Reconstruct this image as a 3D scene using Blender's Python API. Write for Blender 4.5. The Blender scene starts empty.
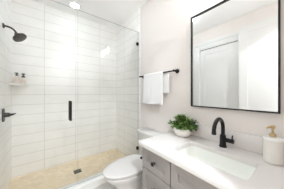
import bpy, bmesh, math, random
from math import sin, cos, pi, radians
from mathutils import Vector, Matrix

# ------------------------------------------------------------------ camera, world, exposure
S = bpy.context.scene
COL = S.collection
W, YF, XL, YN, H = 1.284, 2.640, -0.404, -0.14, 2.740      # right wall, far wall, left wall, near wall, ceiling
YG, ZG = 1.772, 2.337                                     # shower glass plane and its top
YT = 1.708                                                # where the wall tile ends

cam_data = bpy.data.cameras.new('camera')
cam = bpy.data.objects.new('camera', cam_data)
COL.objects.link(cam)
cam.location = (0.0, 0.0, 1.2594)
cam.rotation_euler = (radians(90), 0, radians(-37.577))
cam_data.sensor_width = 36.0
cam_data.lens = 124.73 / 284.0 * 36.0
cam_data.shift_y = -0.751 / 284.0
cam_data.clip_start = 0.02
S.camera = cam

world = bpy.data.worlds.new('world')
S.world = world
world.use_nodes = True
bg = world.node_tree.nodes['Background']
bg.inputs['Color'].default_value = (1.0, 0.985, 0.96, 1)
bg.inputs['Strength'].default_value = 1.0

S.view_settings.view_transform = 'Standard'
S.view_settings.look = 'None'
S.view_settings.gamma = 1.0
S.view_settings.exposure = 1.08
S.view_settings.use_curve_mapping = False
try:
    S.cycles.max_bounces = 16
    S.cycles.diffuse_bounces = 10
    S.cycles.glossy_bounces = 8
    S.cycles.transparent_max_bounces = 16
    S.cycles.sample_clamp_indirect = 6.0
    S.cycles.use_denoising = True
    S.cycles.caustics_reflective = False
    S.cycles.caustics_refractive = False
except Exception:
    pass

L_SHOWER, L_ADD_ROOM, L_VANITY, L_ADD_HALL = 0.6, 10.5, 24.0, 740.0   # watts of the shower lamp; glow of vanity and two added lamps

# ------------------------------------------------------------------ materials
def srgb(r, g, b):
    f = lambda c: (c / 255 / 12.92) if c / 255 <= 0.04045 else ((c / 255 + 0.055) / 1.055) ** 2.4
    return (f(r), f(g), f(b), 1.0)

def mat(name, rgb, rough=0.5, metal=0.0, spec=0.5, noise=0.0, nscale=8.0, bump=0.0, bscale=40.0, coat=0.0):
    m = bpy.data.materials.new(name)
    m.use_nodes = True
    nt = m.node_tree
    b = nt.nodes['Principled BSDF']
    c = srgb(*rgb)
    b.inputs['Base Color'].default_value = c
    b.inputs['Roughness'].default_value = rough
    b.inputs['Metallic'].default_value = metal
    b.inputs['Specular IOR Level'].default_value = spec
    b.inputs['Coat Weight'].default_value = coat
    tc = nt.nodes.new('ShaderNodeTexCoord')
    if noise > 0:
        n = nt.nodes.new('ShaderNodeTexNoise')
        n.inputs['Scale'].default_value = nscale
        n.inputs['Detail'].default_value = 5
        nt.links.new(tc.outputs['Object'], n.inputs['Vector'])
        mx = nt.nodes.new('ShaderNodeMix'); mx.data_type = 'RGBA'
        mx.inputs['A'].default_value = tuple(v * (1 - noise) for v in c[:3]) + (1,)
        mx.inputs['B'].default_value = tuple(min(1, v * (1 + noise)) for v in c[:3]) + (1,)
        nt.links.new(n.outputs['Fac'], mx.inputs['Factor'])
        nt.links.new(mx.outputs['Result'], b.inputs['Base Color'])
    if bump > 0:
        n2 = nt.nodes.new('ShaderNodeTexNoise')
        n2.inputs['Scale'].default_value = bscale
        n2.inputs['Detail'].default_value = 3
        nt.links.new(tc.outputs['Object'], n2.inputs['Vector'])
        bp = nt.nodes.new('ShaderNodeBump')
        bp.inputs['Strength'].default_value = bump
        bp.inputs['Distance'].default_value = 0.01
        nt.links.new(n2.outputs['Fac'], bp.inputs['Height'])
        nt.links.new(bp.outputs['Normal'], b.inputs['Normal'])
    return m

def tile_mat(name, axis, off_u, off_v, bw, bh, c1, c2, grout, mortar=0.0035, rough=0.38, bump=0.05, vein=0.05, offset=0.0, spec=0.2):
    """Tiles laid out in world metres; axis 'X','Y' walls (u along that axis, v up) or 'F' floor."""
    m = bpy.data.materials.new(name)
    m.use_nodes = True
    nt = m.node_tree
    b = nt.nodes['Principled BSDF']
    g = nt.nodes.new('ShaderNodeNewGeometry')
    sp = nt.nodes.new('ShaderNodeSeparateXYZ')
    nt.links.new(g.outputs['Position'], sp.inputs[0])
    cb = nt.nodes.new('ShaderNodeCombineXYZ')
    src = {'X': ('X', 'Z'), 'Y': ('Y', 'Z'), 'F': ('X', 'Y')}[axis]
    for k, (s, o) in enumerate(zip(src, (off_u, off_v))):
        a = nt.nodes.new('ShaderNodeMath'); a.operation = 'SUBTRACT'
        a.inputs[1].default_value = o
        nt.links.new(sp.outputs[s], a.inputs[0])
        nt.links.new(a.outputs[0], cb.inputs[k])
    br = nt.nodes.new('ShaderNodeTexBrick')
    br.offset = offset; br.squash = 1.0
    br.inputs['Scale'].default_value = 1.0
    br.inputs['Brick Width'].default_value = bw
    br.inputs['Row Height'].default_value = bh
    br.inputs['Mortar Size'].default_value = mortar
    br.inputs['Mortar Smooth'].default_value = 0.1
    br.inputs['Bias'].default_value = 0.0
    br.inputs['Color1'].default_value = srgb(*c1)
    br.inputs['Color2'].default_value = srgb(*c2)
    br.inputs['Mortar'].default_value = srgb(*grout)
    nt.links.new(cb.outputs[0], br.inputs['Vector'])
    n = nt.nodes.new('ShaderNodeTexNoise')
    n.inputs['Scale'].default_value = 3.5
    n.inputs['Detail'].default_value = 6
    n.inputs['Distortion'].default_value = 1.2
    nt.links.new(g.outputs['Position'], n.inputs['Vector'])
    rp = nt.nodes.new('ShaderNodeMapRange')
    rp.inputs['From Min'].default_value = 0.3; rp.inputs['From Max'].default_value = 0.7
    rp.inputs['To Min'].default_value = 1 - vein; rp.inputs['To Max'].default_value = 1.0
    nt.links.new(n.outputs['Fac'], rp.inputs['Value'])
    hs = nt.nodes.new('ShaderNodeHueSaturation')
    nt.links.new(br.outputs['Color'], hs.inputs['Color'])
    nt.links.new(rp.outputs['Result'], hs.inputs['Value'])
    nt.links.new(hs.outputs['Color'], b.inputs['Base Color'])
    b.inputs['Roughness'].default_value = rough
    b.inputs['Specular IOR Level'].default_value = spec
    n2 = nt.nodes.new('ShaderNodeTexNoise')
    n2.inputs['Scale'].default_value = 9.0
    nt.links.new(g.outputs['Position'], n2.inputs['Vector'])
    ad = nt.nodes.new('ShaderNodeMath'); ad.operation = 'MULTIPLY_ADD'
    ad.inputs[1].default_value = -0.6
    nt.links.new(br.outputs['Fac'], ad.inputs[0])
    nt.links.new(n2.outputs['Fac'], ad.inputs[2])
    bp = nt.nodes.new('ShaderNodeBump')
    bp.inputs['Strength'].default_value = bump
    bp.inputs['Distance'].default_value = 0.02
    nt.links.new(ad.outputs[0], bp.inputs['Height'])
    nt.links.new(bp.outputs['Normal'], b.inputs['Normal'])
    return m

def glass_mat(name, tint=(0.985, 0.99, 0.985), power=1.0):
    m = bpy.data.materials.new(name)
    m.use_nodes = True
    nt = m.node_tree
    nt.nodes.remove(nt.nodes['Principled BSDF'])
    out = nt.nodes['Material Output']
    t = nt.nodes.new('ShaderNodeBsdfTransparent'); t.inputs['Color'].default_value = (*tint, 1)
    gl = nt.nodes.new('ShaderNodeBsdfGlossy'); gl.inputs['Roughness'].default_value = 0.02
    fr = nt.nodes.new('ShaderNodeFresnel'); fr.inputs['IOR'].default_value = 1.4
    mu = nt.nodes.new('ShaderNodeMath'); mu.operation = 'MULTIPLY'; mu.inputs[1].default_value = power
    nt.links.new(fr.outputs[0], mu.inputs[0])
    mx = nt.nodes.new('ShaderNodeMixShader')
    nt.links.new(mu.outputs[0], mx.inputs[0])
    nt.links.new(t.outputs[0], mx.inputs[1])
    nt.links.new(gl.outputs[0], mx.inputs[2])
    nt.links.new(mx.outputs[0], out.inputs['Surface'])
    return m

def emit_mat(name, rgb, strength):
    m = bpy.data.materials.new(name)
    m.use_nodes = True
    b = m.node_tree.nodes['Principled BSDF']
    b.inputs['Base Color'].default_value = (0.9, 0.9, 0.9, 1)
    b.inputs['Emission Color'].default_value = srgb(*rgb)
    b.inputs['Emission Strength'].default_value = strength
    return m

def floor_mat():
    return tile_mat('floor_tile', 'F', 0.1, 0.05, 0.6, 0.3, (222, 219, 214), (217, 214, 209), (196, 192, 187), 0.003, 0.35, 0.03, 0.06, 0.5)

TW, TH, TV = 0.4625, 0.1537, 0.0150
C1, C2, CG = (249, 248, 246), (247, 246, 243), (221, 218, 213)
M = {
    'paint': mat('greige_wall_paint', (228, 222, 217), 0.85, spec=0.2, noise=0.012, nscale=3, bump=0.02, bscale=180),
    'ceil': mat('white_ceiling_paint', (252, 252, 252), 0.9, spec=0.15, noise=0.006, nscale=2),
    'tile_far': tile_mat('white_wall_tile_far', 'X', -0.020, TV, TW, TH, C1, C2, CG),
    'tile_side': tile_mat('white_wall_tile_side', 'Y', 2.640 - 0.38, TV, TW, TH, C1, C2, CG),
    'mosaic': tile_mat('beige_mosaic', 'F', 0.0, 0.0, 0.052, 0.052, (240, 222, 194), (228, 207, 174), (226, 212, 188), 0.004, 0.4, 0.05, 0.10, 0.5),
    'floor': floor_mat(),
    'trim': mat('white_trim_paint', (221, 220, 217), 0.4, spec=0.4, noise=0.005, nscale=2),
    'edge_trim': mat('white_edge_trim', (232, 229, 224), 0.3),
    'quartz': mat('white_quartz', (225, 221, 218), 0.22, noise=0.012, nscale=14),
    'curb': mat('curb_quartz', (240, 239, 236), 0.25, noise=0.01, nscale=10),
    'china': mat('white_vitreous_china', (218, 215, 211), 0.12, coat=0.4, noise=0.004, nscale=3),
    'seat': mat('white_seat_plastic', (214, 210, 207), 0.25, noise=0.004, nscale=3),
    'basin': mat('basin_china', (242, 244, 239), 0.12, coat=0.4, noise=0.004, nscale=3),
    'cabinet': mat('grey_cabinet_paint', (153, 147, 143), 0.45, spec=0.35, noise=0.012, nscale=4),
    'gap_shade': mat('gap_shade_dark', (120, 114, 110), 0.7, noise=0.01),
    'black': mat('matte_black_metal', (28, 26, 25), 0.38, metal=0.35, noise=0.05, nscale=20),
    'black_sat': mat('satin_black_metal', (44, 41, 38), 0.30, metal=0.6, noise=0.05, nscale=20),
    'bronze': mat('dark_gunmetal', (74, 70, 66), 0.33, metal=0.75, noise=0.06, nscale=25),
    'gold': mat('pale_gold_metal', (205, 182, 140), 0.3, metal=0.9, noise=0.03),
    'ceramic': mat('matte_cream_ceramic', (232, 228, 222), 0.5, noise=0.012, nscale=8),
    'ceramic_w': mat('white_ceramic', (246, 245, 242), 0.35, noise=0.01, nscale=8),
    'towel': mat('white_towel_cotton', (236, 235, 233), 0.95, spec=0.1, noise=0.02, nscale=60, bump=0.5, bscale=260),
    'leaf': mat('green_leaf', (98, 132, 62), 0.45, noise=0.30, nscale=14),
    'leaf_b': mat('pale_green_leaf', (146, 172, 100), 0.45, noise=0.22, nscale=14),
    'leaf_c': mat('dark_green_leaf', (52, 86, 38), 0.45, noise=0.25, nscale=14),
    'stem': mat('green_stem', (92, 110, 58), 0.6, noise=0.1),
    'soil': mat('dark_soil', (58, 46, 36), 0.95, noise=0.3, nscale=60, bump=0.6, bscale=120),
    'pot': mat('stone_bowl_ceramic', (234, 230, 224), 0.55, noise=0.05, nscale=30, bump=0.06, bscale=60),
    'bottle_a': mat('blush_bottle', (240, 230, 222), 0.4, noise=0.01),
    'bottle_b': mat('cream_bottle', (241, 236, 228), 0.4, noise=0.01),
    'label': mat('bottle_label', (236, 222, 212), 0.6, noise=0.02),
    'dark_cap': mat('dark_brown_pump', (48, 42, 38), 0.4, noise=0.03),
    'chrome': mat('brushed_steel', (150, 147, 142), 0.3, metal=0.9, noise=0.05, nscale=40),
    'drain': mat('dark_steel_grate', (112, 104, 94), 0.4, metal=0.7, noise=0.08, nscale=40),
    'drain_shade': mat('drain_shade_dark', (40, 36, 32), 0.7, noise=0.05),
    'glass': glass_mat('clear_shower_glass', power=0.7),
    'glass_edge': mat('glass_edge_tint', (186, 190, 184), 0.2, noise=0.02),
    'shade': glass_mat('clear_shade_glass', (0.98, 0.98, 0.98), 1.0),
    'mirror': None,
    'lens_shower': emit_mat('shower_lamp_lens', (236, 247, 255), 8.0),
    'glow_added_room': emit_mat('added_room_glow', (236, 247, 255), L_ADD_ROOM),
    'glow_added_hall': emit_mat('added_hall_glow', (236, 246, 255), L_ADD_HALL),
    'bulb': emit_mat('vanity_bulb', (246, 249, 255), L_VANITY),
}
mm = bpy.data.materials.new('silvered_mirror'); mm.use_nodes = True
_b = mm.node_tree.nodes['Principled BSDF']
_b.inputs['Base Color'].default_value = (0.93, 0.94, 0.93, 1); _b.inputs['Metallic'].default_value = 1.0; _b.inputs['Roughness'].default_value = 0.0
M['mirror'] = mm

# ------------------------------------------------------------------ helpers
def new():
    return bmesh.new()

def obj(name, bm, m, parent=None, smooth=True, auto=35):
    bmesh.ops.recalc_face_normals(bm, faces=bm.faces)
    me = bpy.data.meshes.new(name)
    if smooth:
        for f in bm.faces: f.smooth = True
        for e in bm.edges:
            if len(e.link_faces) == 2 and e.calc_face_angle(0) > radians(auto): e.smooth = False
    bm.to_mesh(me); bm.free()
    for x in (m if isinstance(m, (list, tuple)) else [m]): me.materials.append(x)
    o = bpy.data.objects.new(name, me)
    COL.objects.link(o)
    if parent:
        o.parent = parent
        p, off = parent, Vector((0, 0, 0))
        while p: off += p.location; p = p.parent
        o.location = -off                         # meshes are written in room coordinates
    return o

def thing(name, label, cat, loc, group=None):
    o = bpy.data.objects.new(name, None)
    COL.objects.link(o)
    o.location = loc; o.empty_display_size = 0.05
    o['label'] = label; o['category'] = cat
    if group: o['group'] = group
    return o

def tag(o, label, cat, group=None):
    o['label'] = label; o['category'] = cat
    if group: o['group'] = group
    return o

def struct(name, bm, m, parent=None, **k):
    o = obj(name, bm, m, parent, **k)
    o['kind'] = 'structure'
    return o

def box(bm, x0, x1, y0, y1, z0, z1, bev=0.0, seg=2, mi=0):
    r = bmesh.ops.create_cube(bm, size=1.0)
    vs = r['verts']
    for v in vs:
        v.co = Vector(((x0 + x1) / 2 + v.co.x * (x1 - x0), (y0 + y1) / 2 + v.co.y * (y1 - y0), (z0 + z1) / 2 + v.co.z * (z1 - z0)))
    fs = set(f for v in vs for f in v.link_faces)
    for f in fs: f.material_index = mi
    if bev > 0:
        es = list(set(e for v in vs for e in v.link_edges))
        rr = bmesh.ops.bevel(bm, geom=es, offset=bev, segments=seg, affect='EDGES', profile=0.5)
        for f in rr['faces']: f.material_index = mi
    return bm

def frame_of(d):
    d = Vector(d).normalized()
    a = Vector((0, 0, 1)) if abs(d.z) < 0.9 else Vector((1, 0, 0))
    u = d.cross(a).normalized()
    return d, u, d.cross(u).normalized()

def lathe(bm, prof, origin=(0, 0, 0), axis=(0, 0, 1), seg=40, mi=0, cap=True):
    """prof: (radius, distance along axis)."""
    d, u, w = frame_of(axis)
    o = Vector(origin)
    rings = []
    for r, h in prof:
        if r < 1e-6:
            rings.append([bm.verts.new(o + d * h)])
        else:
            rings.append([bm.verts.new(o + d * h + (u * cos(2 * pi * k / seg) + w * sin(2 * pi * k / seg)) * r) for k in range(seg)])
    def face(vs):
        f = bm.faces.new(vs); f.material_index = mi
    for a, b in zip(rings[:-1], rings[1:]):
        for k in range(seg):
            k2 = (k + 1) % seg
            if len(a) == 1 and len(b) == 1: continue
            if len(a) == 1: face([a[0], b[k], b[k2]])
            elif len(b) == 1: face([a[k], a[k2], b[0]])
            else: face([a[k], a[k2], b[k2], b[k]])
    if cap:
        for r in (rings[0], rings[-1]):
            if len(r) > 1: face(r)
    return bm

def tube(bm, pts, rad, seg=20, mi=0, cap=True):
    pts = [Vector(p) for p in pts]
    n = len(pts)
    rads = rad if isinstance(rad, (list, tuple)) else [rad] * n
    d0 = (pts[1] - pts[0]).normalized()
    _, u, _w = frame_of(d0)
    rings = []
    for i, p in enumerate(pts):
        d = (pts[min(i + 1, n - 1)] - pts[max(i - 1, 0)]).normalized()
        u = (u - d * u.dot(d)).normalized()
        w = d.cross(u)
        rings.append([bm.verts.new(p + (u * cos(2 * pi * k / seg) + w * sin(2 * pi * k / seg)) * rads[i]) for k in range(seg)])
    for a, b in zip(rings[:-1], rings[1:]):
        for k in range(seg):
            f = bm.faces.new([a[k], a[(k + 1) % seg], b[(k + 1) % seg], b[k]]); f.material_index = mi
    if cap:
        for r in (rings[0], rings[-1]):
            f = bm.faces.new(r); f.material_index = mi
    return bm

def loft(bm, rings, cap0=True, cap1=True, mi=0):
    vs = [[bm.verts.new(p) for p in r] for r in rings]
    n = len(vs[0])
    for a, b in zip(vs[:-1], vs[1:]):
        for k in range(n):
            f = bm.faces.new([a[k], a[(k + 1) % n], b[(k + 1) % n], b[k]]); f.material_index = mi
    if cap0: bm.faces.new(vs[0]).material_index = mi
    if cap1: bm.faces.new(vs[-1]).material_index = mi
    return vs

def bez(a, b, c, d, n=14):
    a, b, c, d = map(Vector, (a, b, c, d))
    return [a * (1 - t) ** 3 + b * 3 * t * (1 - t) ** 2 + c * 3 * t * t * (1 - t) + d * t ** 3 for t in [i / n for i in range(n + 1)]]

def rrect(x0, x1, y0, y1, z, r, n=6):
    out = []
    for cx, cy, a0 in ((x1 - r, y1 - r, 0), (x0 + r, y1 - r, 90), (x0 + r, y0 + r, 180), (x1 - r, y0 + r, 270)):
        for k in range(n + 1):
            a = radians(a0 + 90 * k / n)
            out.append(Vector((cx + r * cos(a), cy + r * sin(a), z)))
    return out

# ------------------------------------------------------------------ the room shell
T = 0.10
struct('floor', box(new(), XL - T, W + T, YN - T, YT + 0.002, -T, 0), M['floor'])
struct('floor_shower', box(new(), XL - T, W + T, YT + 0.002, YF + T, -T, 0), M['mosaic'])
struct('ceiling', box(new(), XL - T, W + T, YN - T, YF + T, H, H + T), M['ceil'])
struct('wall_right', box(new(), W, W + T, YN - T, YT, 0, H), M['paint'])
struct('wall_right_shower', box(new(), W, W + T, YT, YF + T, 0, H), M['tile_side'])
struct('wall_far', box(new(), XL - T, W, YF, YF + T, 0, H), M['tile_far'])
struct('wall_left_shower', box(new(), XL - T, XL, YT, YF, 0, H), M['tile_side'])
# left wall with the closet doorway
CY0, CY1, CH = 0.776, 1.536, 2.292
bm = new()
box(bm, XL - T, XL, YN - T, CY0, 0, H); box(bm, XL - T, XL, CY1, YT, 0, H); box(bm, XL - T, XL, CY0, CY1, CH, H)
struct('wall_left', bm, M['paint'])
# near wall with the open entrance behind the camera
EX0, EX1, EH = -0.34, 0.50, 2.50
bm = new()
box(bm, XL, EX0, YN - T, YN, 0, H); box(bm, EX1, W, YN - T, YN, 0, H); box(bm, EX0, EX1, YN - T, YN, EH + 0.02, H)
struct('wall_near', bm, M['paint'])
# unseen hallway beyond the entrance, added to keep its reflection in the glass even
HX0, HX1, HY = -0.75, 1.15, -1.45
struct('floor_unseen_hall', box(new(), HX0, HX1, HY, YN - T - 0.001, -T, 0), M['floor'])
struct('ceiling_unseen_hall', box(new(), HX0 - T, HX1 + T, HY - T, YN - T - 0.001, H, H + T), M['ceil'])
struct('wall_unseen_hall_left', box(new(), HX0 - T, HX0, HY, YN - T - 0.001, 0, H), M['paint'])
struct('wall_unseen_hall_right', box(new(), HX1, HX1 + T, HY, YN - T - 0.001, 0, H), M['paint'])
struct('wall_unseen_hall_near', box(new(), HX0 - T, HX1 + T, HY - T, HY, 0, H), M['paint'])
# entrance casing
bm = new()
box(bm, EX1, EX1 + 0.09, YN, YN + 0.018, 0, EH + 0.02, 0.003); box(bm, EX0, EX1 + 0.09, YN, YN + 0.018, EH + 0.022, EH + 0.11, 0.003)
struct('trim_1', bm, M['trim'])
# closet casing: flat board with a raised inner bead
bm = new()
for (y0, y1) in ((CY1, 1.70), (0.60, CY0)):
    box(bm, XL, XL + 0.014, y0, y1, 0, 2.47, 0.003)
box(bm, XL, XL + 0.0145, CY0, CY1, CH, 2.47, 0.003)
box(bm, XL + 0.0135, XL + 0.019, CY1 + 0.095, 1.70, 0, 2.47, 0.002)
box(bm, XL + 0.0135, XL + 0.019, 0.60, CY0 - 0.095, 0, 2.47, 0.002)
box(bm, XL + 0.0135, XL + 0.0195, 0.60, 1.70, CH + 0.10, 2.47, 0.002)
struct('trim_2', bm, M['trim'])

def shaker_front(bm, axis, face, back, a0, a1, z0, z1, rail=0.1, recess=0.008, bev=0.0015, rail_z=None, mi=0):
    """frame of four members with a recessed panel; axis 'x': the face is at x=face."""
    rz = rail_z or rail
    def b(p0, p1, q0, q1, f):
        if axis == 'x': box(bm, min(f, back), max(f, back), p0, p1, q0, q1, bev, 1, mi)
        else: box(bm, p0, p1, min(f, back), max(f, back), q0, q1, bev, 1, mi)
    s = 1 if face > back else -1
    b(a0, a0 + rail, z0, z1, face); b(a1 - rail, a1, z0, z1, face)
    b(a0 + rail, a1 - rail, z0, z0 + rz, face); b(a0 + rail, a1 - rail, z1 - rz, z1, face)
    b(a0 + rail - 0.002, a1 - rail + 0.002, z0 + rz - 0.002, z1 - rz + 0.002, face - s * recess)
    return bm

# closet door
d = struct('door_1', shaker_front(new(), 'x', XL - 0.012, XL - 0.047, CY0 + 0.004, CY1 - 0.004, 0.008, CH - 0.010, 0.11), M['trim'])
bm = new(); lathe(bm, [(0.026, 0), (0.026, 0.006), (0.010, 0.010), (0.010, 0.020), (0.022, 0.028), (0.024, 0.034), (0.0, 0.036)], (XL - 0.012, CY0 + 0.06, 0.90), (1, 0, 0), 24)
obj('door_knob', bm, M['black'], d)
bm = new(); box(bm, XL - 0.095, XL - 0.050, CY0 + 0.003, CY1 - 0.003, 0, CH - 0.003)
struct('closet_shade_block', bm, M['gap_shade'])  # solid dark block behind the door gap, shade put into its colour
# entrance door, swung open against the left wall
d = struct('door_2', shaker_front(new(), 'x', -0.345, -0.380, -0.055, 0.750, 0.010, 2.505, 0.13), M['trim'])
bm = new()
lathe(bm, [(0.027, 0), (0.027, 0.006), (0.011, 0.010), (0.011, 0.030)], (-0.345, 0.68, 0.90), (1, 0, 0), 24)
tube(bm, [(-0.318, 0.685, 0.90), (-0.316, 0.64, 0.90), (-0.316, 0.57, 0.90)], [0.009, 0.009, 0.007], 12)
obj('door_handle', bm, M['black'], d)
bm = new()
for z in (0.25, 1.25, 2.25): tube(bm, [(-0.352, -0.0635, z - 0.045), (-0.352, -0.0635, z + 0.045)], 0.007, 12)
obj('hinge', bm, M['black'], d)

# baseboards
struct('baseboard_right', box(new(), W - 0.014, W, 0.945, YT - 0.012, 0, 0.13, 0.003), M['trim'])
struct('baseboard_left', box(new(), XL, XL + 0.014, YN, 0.598, 0, 0.13, 0.003), M['trim'])
# edge trims where tile meets paint
struct('trim_3', box(new(), W - 0.006, W, YT - 0.011, YT, 0.0, H, 0.002), M['edge_trim'])
struct('trim_4', box(new(), XL, XL + 0.006, YT - 0.007, YT, 0.0, H, 0.002), M['edge_trim'])
# shower curb: tiled core with an overhanging quartz cap
bm = new()
box(bm, XL, W, YT + 0.004, 1.826, 0, 0.076)
box(bm, XL, W, YT - 0.008, 1.834, 0.076, 0.100, 0.004)
struct('shower_curb', bm, M['curb'])

# ------------------------------------------------------------------ lamps
def downlight(x, y, m, label, watts=0):
    t = thing('recessed_light', label, 'light', (x, y, H))
    bm = new(); lathe(bm, [(0.066, -0.001), (0.070, -0.006), (0.090, -0.004), (0.094, -0.001)], (x, y, H), (0, 0, 1), 40, cap=False)
    obj('trim_ring', bm, M['trim'], t)
    bm = new(); lathe(bm, [(0.067, -0.0012), (0.055, -0.0035), (0.0, -0.0045)], (x, y, H), (0, 0, 1), 40, cap=False)
    obj('lens', bm, m, t)
    if watts:
        ld = bpy.data.lights.new('lamp', 'AREA'); ld.shape = 'DISK'; ld.size = 0.12; ld.energy = watts; ld.spread = radians(58)
        ld.color = (0.88, 0.945, 1.0)
        lo = bpy.data.objects.new('lamp', ld); COL.objects.link(lo); lo.parent = t; lo.location = (0, 0, -0.007)
downlight(0.385, 2.35, M['lens_shower'], 'round white recessed ceiling light above the shower', L_SHOWER)
fl = thing('added_ceiling_light', 'added unseen white dome light over the floor in front of the toilet', 'light', (0.38, 1.45, H))  # added lamp out of view, evens the light on tile and ceiling
bm = new(); lathe(bm, [(0.0, -0.0006), (0.178, -0.0006), (0.182, -0.004), (0.182, -0.016), (0.172, -0.018), (0.0, -0.018)], (0.38, 1.45, H), (0, 0, 1), 44); obj('base_plate', bm, M['trim'], fl)
bm = new(); lathe(bm, [(0.188, -0.0185), (0.190, -0.030), (0.180, -0.050), (0.14, -0.064), (0.08, -0.071), (0.0, -0.073)], (0.38, 1.45, H), (0, 0, 1), 44, cap=False); obj('dome', bm, M['glow_added_room'], fl)
downlight(0.15, -0.68, M['glow_added_hall'], 'added unseen ceiling light in the hallway beyond the open door')  # added hall lamp, fills the room through the doorway

v = thing('vanity_light', 'three-shade clear glass wall light above the black-framed mirror', 'light', (W, 0.43, 2.37))
bm = new(); box(bm, W - 0.022, W - 0.0005, 0.17, 0.69, 2.45, 2.51, 0.004); obj('back_plate', bm, M['black'], v)
for y in (0.24, 0.43, 0.62):
    x = W - 0.085
    bm = new(); tube(bm, bez((W - 0.021, y, 2.48), (x, y, 2.48), (x, y, 2.48), (x, y, 2.445)), 0.008, 12)
    lathe(bm, [(0.012, 0.0), (0.024, -0.004), (0.024, -0.035), (0.016, -0.037)], (x, y, 2.45), (0, 0, 1), 24)
    obj('arm', bm, M['black'], v)
    bm = new(); lathe(bm, [(0.025, 2.425), (0.048, 2.41), (0.050, 2.25), (0.046, 2.212)], (x, y, 0), (0, 0, 1), 32, cap=False)
    obj('lamp_shade', bm, M['shade'], v)
    bm = new(); lathe(bm, [(0.012, 2.412), (0.016, 2.38), (0.029, 2.32), (0.031, 2.295), (0.024, 2.265), (0.0, 2.255)], (x, y, 0), (0, 0, 1), 24)
    obj('bulb', bm, M['bulb'], v)

# ------------------------------------------------------------------ shower glass
def pane(bm, x0, x1, y0, y1, z0, z1):
    box(bm, x0, x1, y0, y1, z0, z1)
    for f in bm.faces:
        f.normal_update()
        f.material_index = 0 if abs(f.normal.y) > 0.5 else 1
G0, G1 = YG - 0.005, YG + 0.005
door = thing('shower_door', 'hinged clear glass shower door with a black pull handle', 'shower door', (XL, YG, 0.1))
bm = new(); pane(bm, XL + 0.012, 0.3165, G0, G1, 0.108, ZG); obj('glass_pane', bm, [M['glass'], M['glass_edge']], door, smooth=False)
bm = new()
for s in (-1, 1):
    yb = YG + s * 0.040
    tube(bm, [(0.238, yb, 0.930), (0.238, yb, 0.936), (0.238, yb, 1.164), (0.238, yb, 1.170)], [0.011, 0.0135, 0.0135, 0.011], 20)
    for z in (0.955, 1.145):
        tube(bm, [(0.238, YG + s * 0.0055, z), (0.238, yb, z)], 0.008, 14)
        tube(bm, [(0.238, YG + s * 0.0052, z), (0.238, YG + s * 0.009, z)], 0.013, 18)
obj('handle', bm, M['black'], door)
for z in (0.42, 2.02):
    bm = new()
    box(bm, XL + 0.0005, XL + 0.010, YG - 0.028, YG + 0.028, z - 0.045, z + 0.045, 0.002)
    box(bm, XL + 0.010, XL + 0.046, YG - 0.013, YG - 0.0052, z - 0.045, z + 0.045, 0.002)
    box(bm, XL + 0.010, XL + 0.046, YG + 0.0052, YG + 0.013, z - 0.045, z + 0.045, 0.002)
    obj('hinge', bm, M['black'], door)
panel = thing('shower_glass_panel', 'fixed clear glass shower panel clipped to the wall behind the toilet', 'glass panel', (0.8, YG, 0.1))
bm = new(); pane(bm, 0.3255, W - 0.004, G0, G1, 0.101, ZG); obj('glass_pane', bm, [M['glass'], M['glass_edge']], panel, smooth=False)
for z in (2.128, 0.312):
    bm = new()
    box(bm, W - 0.040, W - 0.0005, YG - 0.0135, YG - 0.0052, z - 0.024, z + 0.024, 0.002)
    box(bm, W - 0.040, W - 0.0005, YG + 0.0052, YG + 0.0135, z - 0.024, z + 0.024, 0.002)
    lathe(bm, [(0.009, 0), (0.009, 0.003), (0.0, 0.004)], (W - 0.020, YG - 0.0135, z), (0, -1, 0), 18)
    obj('clip', bm, M['black'], panel)

# ------------------------------------------------------------------ shower fittings
YS = 2.17
sh = thing('rain_shower', 'dark gunmetal rain shower head on a curved wall arm', 'shower head', (XL, YS, 2.066))
bm = new(); lathe(bm, [(0.031, 0.0005), (0.031, 0.006), (0.024, 0.012), (0.014, 0.016)], (XL, YS, 2.066), (1, 0, 0), 32); obj('flange', bm, M['bronze'], sh)
bm = new(); tube(bm, bez((XL + 0.005, YS, 2.066), (XL + 0.075, YS, 2.072), (XL + 0.095, YS, 2.045), (-0.286, YS, 2.003), 18), 0.0105, 16); obj('arm', bm, M['bronze'], sh)
ax = Vector((0.60, -0.22, -0.77)).normalized()
hc = Vector((-0.260, YS, 1.962))
hd = obj('head', lathe(new(), [(0.013, -0.066), (0.018, -0.060), (0.018, -0.048), (0.030, -0.044), (0.040, -0.026), (0.058, -0.016), (0.072, -0.008), (0.073, 0.008), (0.068, 0.011), (0.0, 0.011)], hc, ax, 48), M['bronze'], sh)
bm = new()
_d, _u, _w = frame_of(ax)
for rr, n in ((0.016, 8), (0.032, 14), (0.047, 20), (0.060, 26)):
    for k in range(n):
        c = hc + _d * 0.0108 + (_u * cos(2 * pi * k / n) + _w * sin(2 * pi * k / n)) * rr
        lathe(bm, [(0.003, 0), (0.0022, 0.003), (0.0, 0.0032)], c, ax, 8)
obj('nozzles', bm, M['chrome'], hd)

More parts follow.
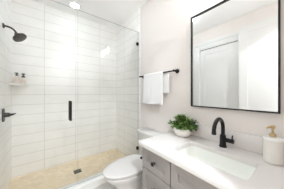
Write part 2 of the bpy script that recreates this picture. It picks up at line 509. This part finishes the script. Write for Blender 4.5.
va = thing('shower_valve', 'dark gunmetal shower valve with an oblong plate and lever', 'shower valve', (XL, YS, 1.005))
bm = new()
def obround(x, hw, hh, n=14):
    out = []
    for k in range(2 * n + 2):
        if k <= n: a = pi * k / n; cz = hh - hw
        else: a = pi + pi * (k - n - 1) / n; cz = -(hh - hw)
        out.append(Vector((x, YS + hw * cos(a), 1.005 + cz + hw * sin(a))))
    return out
loft(bm, [obround(XL + 0.0005, 0.046, 0.080), obround(XL + 0.008, 0.046, 0.080), obround(XL + 0.012, 0.041, 0.075)])
obj('plate', bm, M['bronze'], va)
bm = new(); lathe(bm, [(0.034, 0.0122), (0.028, 0.018), (0.026, 0.050), (0.022, 0.056), (0.016, 0.060), (0.016, 0.068)], (XL, YS, 1.006), (1, 0, 0), 32)
hb = obj('handle_body', bm, M['bronze'], va)
bm = new(); tube(bm, [(XL + 0.066, YS, 1.006), (XL + 0.080, YS - 0.003, 1.008), (XL + 0.092, YS - 0.008, 1.012), (XL + 0.112, YS - 0.016, 1.019)], [0.015, 0.013, 0.009, 0.005], 16); obj('lever', bm, M['black'], va)

# corner shelf
bm = new()
a = 0.185
outl = [Vector((XL + 0.0005, YF - 0.0005, 0)), Vector((XL + 0.0005, YF - a - 0.01, 0))]
for k in range(1, 12):
    t = k / 12
    p = Vector((XL + a * t, YF - a * (1 - t) - 0.01 * (1 - t), 0))
    bulge = 0.028 * sin(pi * t)
    outl.append(p + Vector((bulge * 0.7, -bulge * 0.7, 0)))
outl.append(Vector((XL + a, YF - 0.0005, 0)))
loft(bm, [[p + Vector((0, 0, z)) for p in outl] for z in (1.388, 1.404)])
tag(obj('corner_shelf', bm, M['ceramic_w'], smooth=False), 'small white corner shelf in the tiled shower holding two bottles', 'shelf')

def bottle(x, y, z, r, h, body, label, nd, ps=1.0, pw=1.0):
    t = thing('pump_bottle', label, 'bottle', (x, y, z), 'bottles on the corner shelf')
    obj('body', lathe(new(), [(0.0, 0), (r * 0.93, 0.0), (r, 0.004), (r, h * 0.86), (r * 0.85, h * 0.95), (r * 0.42, h), (r * 0.42, h + 0.006)], (x, y, z), (0, 0, 1), 28), body, t)
    obj('label_band', lathe(new(), [(r + 0.0004, h * 0.22), (r + 0.0009, h * 0.24), (r + 0.0009, h * 0.66), (r + 0.0004, h * 0.68)], (x, y, z), (0, 0, 1), 28, cap=False), M['label'], t)
    bm = new()
    lathe(bm, [(r * 0.55 * pw, h + 0.001), (r * 0.55 * pw, h + 0.016 * ps), (r * 0.2 * pw, h + 0.018 * ps), (r * 0.2 * pw, h + 0.030 * ps)], (x, y, z), (0, 0, 1), 20)
    lathe(bm, [(r * 0.48 * pw, h + 0.030 * ps), (r * 0.5 * pw, h + 0.044 * ps), (0, h + 0.046 * ps)], (x, y, z), (0, 0, 1), 20)
    tube(bm, [(x, y, z + h + 0.038 * ps), (x + nd[0] * 0.03, y + nd[1] * 0.03, z + h + 0.036 * ps)], [0.006, 0.004], 10)
    obj('pump', bm, M['dark_cap'], t)
bottle(-0.338, 2.560, 1.4042, 0.029, 0.118, M['bottle_a'], 'blush pump bottle on the corner shelf, the one nearer the shower head wall', (-0.8, -0.6))
bottle(-0.271, 2.585, 1.4042, 0.028, 0.098, M['bottle_b'], 'cream pump bottle on the corner shelf, the one farther from the shower head wall', (-0.3, -0.95), 1.4, 1.35)

# floor drain
dr = thing('floor_drain', 'square dark metal drain in the beige shower floor', 'drain', (0.405, 2.24, 0))
bm = new(); box(bm, 0.350, 0.460, 2.185, 2.295, 0.0003, 0.004, 0.001); obj('frame', bm, M['drain'], dr)
bm = new(); box(bm, 0.362, 0.448, 2.197, 2.283, 0.0041, 0.0046); obj('recess', bm, M['drain_shade'], dr)  # flat dark plate, its colour stands in for shade below the grate
bm = new()
for k in range(5):
    y = 2.206 + k * 0.017
    box(bm, 0.362, 0.448, y - 0.004, y + 0.004, 0.0047, 0.0065)
obj('grate', bm, M['drain'], dr)

# ------------------------------------------------------------------ towel bar and towel
XB, ZB = W - 0.066, 1.537
tb = thing('towel_bar', 'matte black towel bar on the painted wall', 'towel bar', (W, 1.28, ZB))
bm = new(); tube(bm, [(XB, 0.925, ZB), (XB, 1.655, ZB)], 0.0085, 18); obj('bar', bm, M['black'], tb)
for y in (0.952, 1.620):
    bm = new(); lathe(bm, [(0.027, 0.0005), (0.027, 0.008), (0.012, 0.011), (0.012, 0.066), (0.0135, 0.068), (0.0135, 0.076), (0.0, 0.077)], (W, y, ZB), (-1, 0, 0), 32)
    obj('post', bm, M['black'], tb)

bm = new()
random.seed(4)
path = []
rb = 0.0085 + 0.0075
nf, nb_, na = 26, 20, 10
zf, zbk = 1.112, 1.268
for i in range(nf): path.append((XB - rb, zf + (ZB - zf) * i / nf, 'f'))
for i in range(na + 1):
    a = pi - pi * i / na
    path.append((XB + rb * cos(a), ZB + rb * sin(a), 'a%f' % (i / na)))
for i in range(1, nb_ + 1): path.append((XB + rb, ZB - (ZB - zbk) * i / nb_, 'b'))
NY = 28
grid = []
for (x, z, k) in path:
    sft = 0.0 if k == 'f' else (1.0 if k == 'b' else float(k[1:]))
    sft = sft * sft * (3 - 2 * sft)
    y0, y1 = 1.118 - 0.075 * sft, 1.520 - 0.075 * sft
    row = []
    for j in range(NY + 1):
        t = j / NY
        y = y0 + (y1 - y0) * t
        drop = max(0, (ZB - z)) / 0.43
        wav = 0.006 * sin(t * 9 + 0.7) * drop + 0.003 * sin(t * 21) * drop
        xx = x
        if k == 'f': xx = x - abs(wav) - 0.004 * drop
        if k == 'b': xx = x + abs(wav) * 0.6
        zz = z + (0.004 * sin(t * 7) - 0.004 * t) * drop
        yy = y + (0.010 * drop * (t - 0.5) if k == 'f' else 0)
        row.append(bm.verts.new((xx, yy, zz)))
    grid.append(row)
for a, b in zip(grid[:-1], grid[1:]):
    for j in range(NY): bm.faces.new([a[j], a[j + 1], b[j + 1], b[j]])
tw = obj('towel', bm, M['towel'], auto=80)
md = tw.modifiers.new('thick', 'SOLIDIFY'); md.thickness = 0.011; md.offset = 0.0
md = tw.modifiers.new('soft', 'SUBSURF'); md.levels = 1; md.render_levels = 1
tag(tw, 'folded white cotton towel hanging over the black towel bar', 'towel')

# ------------------------------------------------------------------ mirror
my0, my1, mz0, mz1 = 0.098, 0.758, 1.122, 2.094
mr = thing('wall_mirror', 'rectangular wall mirror in a thin black metal frame above the sink', 'mirror', (W, 0.43, 1.6))
bm = new()
fw, fd = 0.011, 0.028
box(bm, W - fd, W - 0.0005, my0, my0 + fw, mz0, mz1, 0.001); box(bm, W - fd, W - 0.0005, my1 - fw, my1, mz0, mz1, 0.001)
box(bm, W - fd, W - 0.0005, my0 + fw, my1 - fw, mz0, mz0 + fw, 0.001); box(bm, W - fd, W - 0.0005, my0 + fw, my1 - fw, mz1 - fw, mz1, 0.001)
obj('frame', bm, M['black_sat'], mr)
bm = new(); box(bm, W - 0.014, W - 0.003, my0 + fw, my1 - fw, mz0 + fw, mz1 - fw); obj('mirror_glass', bm, M['mirror'], mr, smooth=False)

# ------------------------------------------------------------------ toilet
TY = 1.275
to = thing('toilet', 'white two-piece toilet with closed lid between vanity and shower', 'toilet', (0.90, TY, 0))
def egg(z, tip, back, hw, n=56, pf=2.0, pb=2.8, cxf=0.50):
    cx = back - (back - tip) * cxf * 0.9
    out = []
    for k in range(n):
        a = 2 * pi * k / n
        c, s = cos(a), sin(a)
        if c < 0: p, ax_ = pf, cx - tip
        else: p, ax_ = pb, back - cx
        r = (abs(c) ** p + abs(s) ** p) ** (-1 / p)
        out.append(Vector((cx + ax_ * r * c, TY + hw * r * s, z)))
    return out
bm = new()
loft(bm, [egg(0.0005, 0.600, 1.20, 0.118), egg(0.012, 0.598, 1.20, 0.120), egg(0.05, 0.618, 1.19, 0.112), egg(0.13, 0.640, 1.16, 0.104), egg(0.20, 0.625, 1.14, 0.112),
          egg(0.27, 0.575, 1.12, 0.140), egg(0.315, 0.527, 1.10, 0.165), egg(0.345, 0.503, 1.08, 0.177), egg(0.366, 0.494, 1.07, 0.182), egg(0.376, 0.500, 1.065, 0.178)])
bb = new()
loft(bm, [[Vector((p.x, p.y, z)) for p in rrect(0.96, 1.262, TY - w, TY + w, 0, 0.03)] for z, w in ((0.20, 0.085), (0.30, 0.105), (0.365, 0.135), (0.376, 0.135))])
# trapway relief on both flanks
for s in (-1, 1):
    tube(bm, bez((0.80, TY + s * 0.100, 0.245), (0.92, TY + s * 0.112, 0.30), (0.98, TY + s * 0.10, 0.12), (1.12, TY + s * 0.085, 0.10), 16), [0.02 + 0.018 * sin(pi * i / 16) for i in range(17)], 14)
obj('bowl', bm, M['china'], to)
bm = new()
o1, o2 = egg(0.3820, 0.497, 1.045, 0.175), egg(0.394, 0.495, 1.045, 0.176)
i1 = [Vector((0.77 + (p.x - 0.77) * 0.66, TY + (p.y - TY) * 0.62, p.z)) for p in o1]
i2 = [Vector((0.77 + (p.x - 0.77) * 0.66, TY + (p.y - TY) * 0.62, p.z)) for p in o2]
vs = loft(bm, [o1, o2, i2, i1], False, False)
n = len(vs[0])
for k in range(n): bm.faces.new([vs[3][k], vs[3][(k + 1) % n], vs[0][(k + 1) % n], vs[0][k]])
for s_ in (-1, 1):
    box(bm, 0.60, 0.625, TY + s_ * 0.118 - 0.006, TY + s_ * 0.118 + 0.006, 0.3762, 0.382)
    box(bm, 0.60, 0.625, TY + s_ * 0.118 - 0.006, TY + s_ * 0.118 + 0.006, 0.393, 0.4018)
obj('seat', bm, M['seat'], to)
bm = new()
loft(bm, [egg(0.4020, 0.482, 1.045, 0.182), egg(0.404, 0.476, 1.048, 0.187), egg(0.415, 0.476, 1.048, 0.187), egg(0.4205, 0.484, 1.045, 0.181), egg(0.4235, 0.53, 1.03, 0.155), egg(0.4245, 0.65, 0.95, 0.08)])
obj('lid', bm, M['seat'], to)
for s in (-1, 1):
    bm = new(); box(bm, 1.030, 1.062, TY + s * 0.078 - 0.022, TY + s * 0.078 + 0.022, 0.3765, 0.412, 0.006); obj('hinge', bm, M['seat'], to)
bm = new()
loft(bm, [[Vector((p.x, p.y, z)) for p in rrect(x0, 1.272, TY - w, TY + w, 0, 0.035)] for z, x0, w in ((0.3765, 1.105, 0.205), (0.386, 1.098, 0.215), (0.55, 1.092, 0.232), (0.685, 1.088, 0.240))])
obj('tank', bm, M['china'], to)
bm = new()
loft(bm, [[Vector((p.x, p.y, z)) for p in rrect(1.074 + i, 1.276, TY - 0.262 + i, TY + 0.262 - i, 0, 0.03)] for z, i in ((0.686, 0.006), (0.690, 0.0), (0.712, 0.0), (0.720, 0.004), (0.723, 0.012))])
obj('tank_lid', bm, M['china'], to)

# ------------------------------------------------------------------ vanity cabinet
VX, VY0, VY1, VZ = 0.735, -0.118, 0.935, 0.772
vc = thing('vanity_cabinet', 'grey painted shaker vanity cabinet with black knobs', 'cabinet', ((VX + W) / 2, 0.41, 0))
bm = new()
box(bm, VX + 0.034, VX + 0.046, VY0 + 0.018, VY1 - 0.018, 0.09, VZ)
box(bm, VX, W - 0.015, VY0, VY0 + 0.018, 0.09, VZ); box(bm, VX, W - 0.015, VY1 - 0.018, VY1, 0.09, VZ)
box(bm, W - 0.027, W - 0.015, VY0 + 0.018, VY1 - 0.018, 0.09, VZ)
box(bm, VX + 0.018, W - 0.027, VY0 + 0.018, VY1 - 0.018, 0.09, 0.108)
box(bm, VX + 0.06, W - 0.015, VY0 + 0.01, VY1 - 0.01, 0.0005, 0.09)
obj('body', bm, M['cabinet'], vc)
FX, FB = VX - 0.019, VX - 0.0005
def knob(y, z, parent):
    bm = new(); lathe(bm, [(0.011, 0), (0.0075, 0.003), (0.0065, 0.012), (0.010, 0.016), (0.0165, 0.021), (0.0175, 0.026), (0.014, 0.030), (0.0, 0.0315)], (FX, y, z), (-1, 0, 0), 28)
    obj('knob', bm, M['black'], parent)
d1 = obj('drawer', shaker_front(new(), 'x', FX, FB, 0.597, 0.926, 0.588, 0.764, 0.056, 0.012), M['cabinet'], vc); knob(0.7615, 0.678, d1)
d2 = obj('drawer', shaker_front(new(), 'x', FX, FB, 0.597, 0.926, 0.345, 0.582, 0.056, 0.012), M['cabinet'], vc); knob(0.7615, 0.46, d2)
d3 = obj('drawer', shaker_front(new(), 'x', FX, FB, 0.597, 0.926, 0.100, 0.339, 0.056, 0.012), M['cabinet'], vc); knob(0.7615, 0.22, d3)
obj('false_front', shaker_front(new(), 'x', FX, FB, -0.110, 0.589, 0.588, 0.764, 0.056, 0.012), M['cabinet'], vc)
d4 = obj('door', shaker_front(new(), 'x', FX, FB, 0.2425, 0.589, 0.100, 0.582, 0.056, 0.012), M['cabinet'], vc); knob(0.272, 0.53, d4)
d5 = obj('door', shaker_front(new(), 'x', FX, FB, -0.110, 0.2365, 0.100, 0.582, 0.056, 0.012), M['cabinet'], vc); knob(0.207, 0.53, d5)

# countertop with the cut-out for the sink
CX0, CYE, CZ0, CZ1 = 0.700, 0.966, 0.773, 0.810
SX0, SX1, SY0, SY1 = 0.818, 1.092, 0.176, 0.648
ct = thing('countertop', 'white quartz countertop with backsplash on the grey vanity', 'countertop', (1.0, 0.41, CZ0))
bm = new()
n = 8
inner = rrect(SX0, SX1, SY0, SY1, 0, 0.030, n)
outer = []
ox0, ox1, oy0, oy1 = CX0, W - 0.001, YN + 0.001, CYE
for p in inner:
    # push every inner point out to the slab's border along its own corner sector
    dx = (p.x - (SX0 + SX1) / 2) / ((SX1 - SX0) / 2); dy = (p.y - (SY0 + SY1) / 2) / ((SY1 - SY0) / 2)
    outer.append((dx, dy))
pts_o = []
for i, (dx, dy) in enumerate(outer):
    q, k = divmod(i, n + 1)
    t = k / n
    cxs, cys = [(ox1, oy1), (ox0, oy1), (ox0, oy0), (ox1, oy0)][q]
    ex, ey = [(ox1, inner[i].y), (inner[i].x, oy1), (ox0, inner[i].y), (inner[i].x, oy0)][q]
    fx, fy = [(inner[i].x, oy1), (ox0, inner[i].y), (inner[i].x, oy0), (ox1, inner[i].y)][q]
    if k < n / 2: pts_o.append(Vector((ex, ey, 0)))
    elif k > n / 2: pts_o.append(Vector((fx, fy, 0)))
    else: pts_o.append(Vector((cxs, cys, 0)))
def lift(ps, z, ins=0.0):
    c = Vector(((ox0 + ox1) / 2, (oy0 + oy1) / 2, 0))
    out = []
    for p in ps:
        q = p.copy()
        if ins:
            q.x = min(max(q.x, ox0 + ins), ox1 - ins); q.y = min(max(q.y, oy0 + ins), oy1 - ins)
        q.z = z
        out.append(q)
    return out
rings = [lift(inner, CZ0), lift(pts_o, CZ0, 0.001), lift(pts_o, CZ0 + 0.002), lift(pts_o, CZ1 - 0.003), lift(pts_o, CZ1 - 0.0008, 0.0008), lift(pts_o, CZ1, 0.003), lift(inner, CZ1)]
vs = loft(bm, rings, False, False)
N = len(inner)
for k in range(N): bm.faces.new([vs[-1][k], vs[-1][(k + 1) % N], vs[0][(k + 1) % N], vs[0][k]])
bmesh.ops.remove_doubles(bm, verts=bm.verts, dist=1e-6)
obj('slab', bm, M['quartz'], ct, auto=30)
bm = new(); box(bm, W - 0.020, W - 0.0008, YN + 0.001, CYE, CZ1 + 0.0003, 0.940, 0.002); obj('backsplash', bm, M['quartz'], ct)

# undermount sink
sk = thing('sink', 'rectangular white undermount sink set in the quartz countertop', 'sink', ((SX0 + SX1) / 2, 0.412, 0.64))
bm = new()
e = 0.003
def sr(z, i, r): return rrect(SX0 - e + i, SX1 + e - i, SY0 - e + i, SY1 + e - i, z, r, 8)
flo = rrect(SX0 - 0.02, SX1 + 0.02, SY0 - 0.02, SY1 + 0.02, CZ0 - 0.0015, 0.04, 8)
rings = [flo, sr(CZ0 - 0.0012, 0.0, 0.032), sr(CZ0 - 0.012, 0.003, 0.034), sr(0.70, 0.012, 0.05), sr(0.665, 0.026, 0.06), sr(0.652, 0.050, 0.06), sr(0.648, 0.085, 0.05)]
loft(bm, rings, False, False)
c = bm.verts.new(((SX0 + SX1) / 2, 0.412, 0.644))
bm.verts.ensure_lookup_table()
last = [v for v in bm.verts if abs(v.co.z - 0.648) < 1e-5]
bm.edges.ensure_lookup_table()
be = [ed for ed in bm.edges if len(ed.link_faces) == 1 and all(abs(v.co.z - 0.648) < 1e-5 for v in ed.verts)]
for ed in be: bm.faces.new([ed.verts[0], ed.verts[1], c])
o = obj('basin', bm, M['basin'], sk, auto=60)
bm = new(); lathe(bm, [(0.024, 0.6465), (0.022, 0.650), (0.016, 0.651), (0.014, 0.6535), (0.0, 0.655)], ((SX0 + SX1) / 2, 0.412, 0), (0, 0, 1), 28); obj('drain', bm, M['black'], sk)

# faucet
FXB, FY = 1.196, 0.422
fa = thing('faucet', 'matte black gooseneck faucet with a side lever behind the sink', 'faucet', (FXB, FY, CZ1))
bm = new(); lathe(bm, [(0.030, 0.0005), (0.030, 0.006), (0.0245, 0.010), (0.0235, 0.075), (0.0215, 0.100), (0.0160, 0.104)], (FXB, FY, CZ1), (0, 0, 1), 32); obj('body', bm, M['black'], fa)
R = 0.088
pts = [(FXB, FY, CZ1 + 0.095), (FXB, FY, 0.94)]
for k in range(0, 19):
    a = radians(190 * k / 18)
    pts.append((FXB - R + R * cos(a), FY, 0.966 + R * sin(a)))
bm = new(); tube(bm, pts, 0.0145, 22)
tipv = Vector(pts[-1]); dv = (tipv - Vector(pts[-2])).normalized()
tube(bm, [tipv - dv * 0.012, tipv + dv * 0.003], 0.0165, 22)
obj('spout', bm, M['black'], fa)
bm = new(); tube(bm, [(FXB, FY - 0.018, 0.872), (FXB, FY - 0.074, 0.872), (FXB, FY - 0.078, 0.872)], [0.0175, 0.0175, 0.0155], 22); hs_ = obj('handle_hub', bm, M['black'], fa)
bm = new(); tube(bm, [(FXB, FY - 0.066, 0.884), (FXB - 0.002, FY - 0.067, 0.902), (FXB - 0.006, FY - 0.070, 0.922)], [0.0060, 0.0056, 0.0048], 14); obj('lever', bm, M['black'], fa)

# soap dispenser
sx, sy = 1.178, 0.125
so = thing('soap_dispenser', 'cream ceramic soap dispenser with pale gold pump on the countertop', 'soap dispenser', (sx, sy, CZ1))
bm = new()
prof = [(0.0, 0.0008), (0.038, 0.0008), (0.045, 0.004), (0.0465, 0.012), (0.0465, 0.140), (0.045, 0.146), (0.0, 0.146)]
seg = 72
vsr = []
for r, h in prof:
    if r == 0: vsr.append([bm.verts.new((sx, sy, CZ1 + h))])
    else: vsr.append([bm.verts.new((sx + r * (1 - (0.012 if 0.01 < h < 0.142 and k % 4 == 0 else 0)) * cos(2 * pi * k / seg), sy + r * (1 - (0.012 if 0.01 < h < 0.142 and k % 4 == 0 else 0)) * sin(2 * pi * k / seg), CZ1 + h)) for k in range(seg)])
for a, b in zip(vsr[:-1], vsr[1:]):
    for k in range(seg):
        k2 = (k + 1) % seg
        if len(a) == 1: bm.faces.new([a[0], b[k], b[k2]])
        elif len(b) == 1: bm.faces.new([a[k], a[k2], b[0]])
        else: bm.faces.new([a[k], a[k2], b[k2], b[k]])
obj('body', bm, M['ceramic'], so)
bm = new(); lathe(bm, [(0.0, 0.1465), (0.043, 0.1465), (0.0485, 0.150), (0.0485, 0.158), (0.043, 0.164), (0.022, 0.167), (0.0, 0.168)], (sx, sy, CZ1), (0, 0, 1), 48); obj('lid', bm, M['ceramic_w'], so)
bm = new()
lathe(bm, [(0.0, 0.1685), (0.0175, 0.1685), (0.0175, 0.186), (0.012, 0.190), (0.0065, 0.192), (0.006, 0.220), (0.012, 0.222), (0.013, 0.238), (0.009, 0.243), (0.0, 0.244)], (sx, sy, CZ1), (0, 0, 1), 28)
tube(bm, [(sx, sy, CZ1 + 0.231), (sx - 0.020, sy + 0.018, CZ1 + 0.231), (sx - 0.028, sy + 0.026, CZ1 + 0.223)], [0.007, 0.006, 0.005], 14)
obj('pump', bm, M['gold'], so)

# potted plant
px, py = 1.160, 0.792
pl = thing('potted_plant', 'leafy green plant in a pale stone bowl at the counter end', 'plant', (px, py, CZ1))
obj('pot', lathe(new(), [(0.0, 0.0006), (0.050, 0.0006), (0.066, 0.010), (0.084, 0.034), (0.091, 0.060), (0.089, 0.082), (0.085, 0.088), (0.080, 0.086), (0.082, 0.070), (0.0, 0.066)], (px, py, CZ1), (0, 0, 1), 44), M['pot'], pl)
obj('soil', lathe(new(), [(0.0, 0.0675), (0.079, 0.0685), (0.079, 0.076), (0.04, 0.080), (0.0, 0.081)], (px, py, CZ1), (0, 0, 1), 32), M['soil'], pl)
random.seed(11)
bm, bs = new(), new()
def leaf(bm, base, d, up, L, wd, mi):
    d = d.normalized(); s = d.cross(up)
    if s.length < 1e-3: s = d.cross(Vector((1, 0, 0)))
    s.normalize(); nrm = s.cross(d).normalized()
    prof = [(0.0, 0.05), (0.2, 0.62), (0.42, 1.0), (0.65, 0.82), (0.85, 0.42), (1.0, 0.03)]
    rows = []
    for t, w in prof:
        c = base + d * (L * t) - nrm * (L * 0.28 * t * t)
        h = nrm * (wd * 0.22 * w)
        rows.append([bm.verts.new(c + s * (wd * w * 0.5) + h), bm.verts.new(c), bm.verts.new(c - s * (wd * w * 0.5) + h)])
    for a, b in zip(rows[:-1], rows[1:]):
        for k in (0, 1):
            f = bm.faces.new([a[k], a[k + 1], b[k + 1], b[k]]); f.material_index = mi
XMAX = W - 0.004
def okp(p): return p.x < XMAX - 0.02 and (p.z > 0.95 or p.x < W - 0.03) and p.z > CZ1 + 0.062
cc = Vector((px, py, CZ1 + 0.098))
nst = 0
while nst < 92:
    th = random.uniform(0, 2 * pi); el = random.uniform(-0.10, 1.0) * pi / 2
    dirv = Vector((cos(th) * cos(el), sin(th) * cos(el), sin(el)))
    ext = Vector((0.120, 0.200, 0.148))
    tip = cc + Vector((dirv.x * ext.x, dirv.y * ext.y, max(dirv.z, -0.1) * ext.z)) * random.uniform(0.62, 1.0)
    if not okp(tip): continue
    nst += 1
    root = Vector((px + dirv.x * 0.030, py + dirv.y * 0.030, CZ1 + 0.080))
    mid = root.lerp(tip, 0.5) + Vector((0, 0, 0.022))
    st = bez(root, root.lerp(mid, 0.6), mid, tip, 5)
    tube(bs, st, [0.0016] * 5 + [0.001], 5)
    for k in range(random.randint(6, 8)):
        t = random.uniform(0.35, 1.0)
        b0 = st[min(5, int(t * 5))]
        dd = (dirv * 0.7 + Vector((random.uniform(-1, 1), random.uniform(-1, 1), random.uniform(-0.5, 0.8)))).normalized()
        L = random.uniform(0.034, 0.052)
        if not okp(b0 + dd * L): continue
        leaf(bm, b0, dd, Vector((random.uniform(-.3, .3), random.uniform(-.3, .3), 1)), L, L * random.uniform(0.5, 0.62), random.choices((0, 1, 2), (5, 2.5, 3))[0])
obj('foliage', bm, [M['leaf'], M['leaf_b'], M['leaf_c']], pl)
obj('stems', bs, M['stem'], pl)

# toilet paper holder on the vanity's end panel
hx, hz = 0.800, 0.585
tp = thing('paper_holder', 'small black paper holder on the vanity side facing the toilet', 'paper holder', (hx, VY1, hz))
bm = new(); lathe(bm, [(0.022, 0.0006), (0.022, 0.007), (0.009, 0.010)], (hx + 0.11, VY1, hz), (0, 1, 0), 24); obj('mount', bm, M['black'], tp)
bm = new(); tube(bm, [(hx + 0.11, VY1 + 0.008, hz), (hx + 0.11, VY1 + 0.110, hz)], 0.0075, 14); tube(bm, [(hx + 0.115, VY1 + 0.110, hz), (hx, VY1 + 0.110, hz)], 0.0075, 14)
tube(bm, [(hx + 0.004, VY1 + 0.110, hz), (hx - 0.012, VY1 + 0.110, hz)], 0.0125, 20); obj('arm', bm, M['black'], tp)
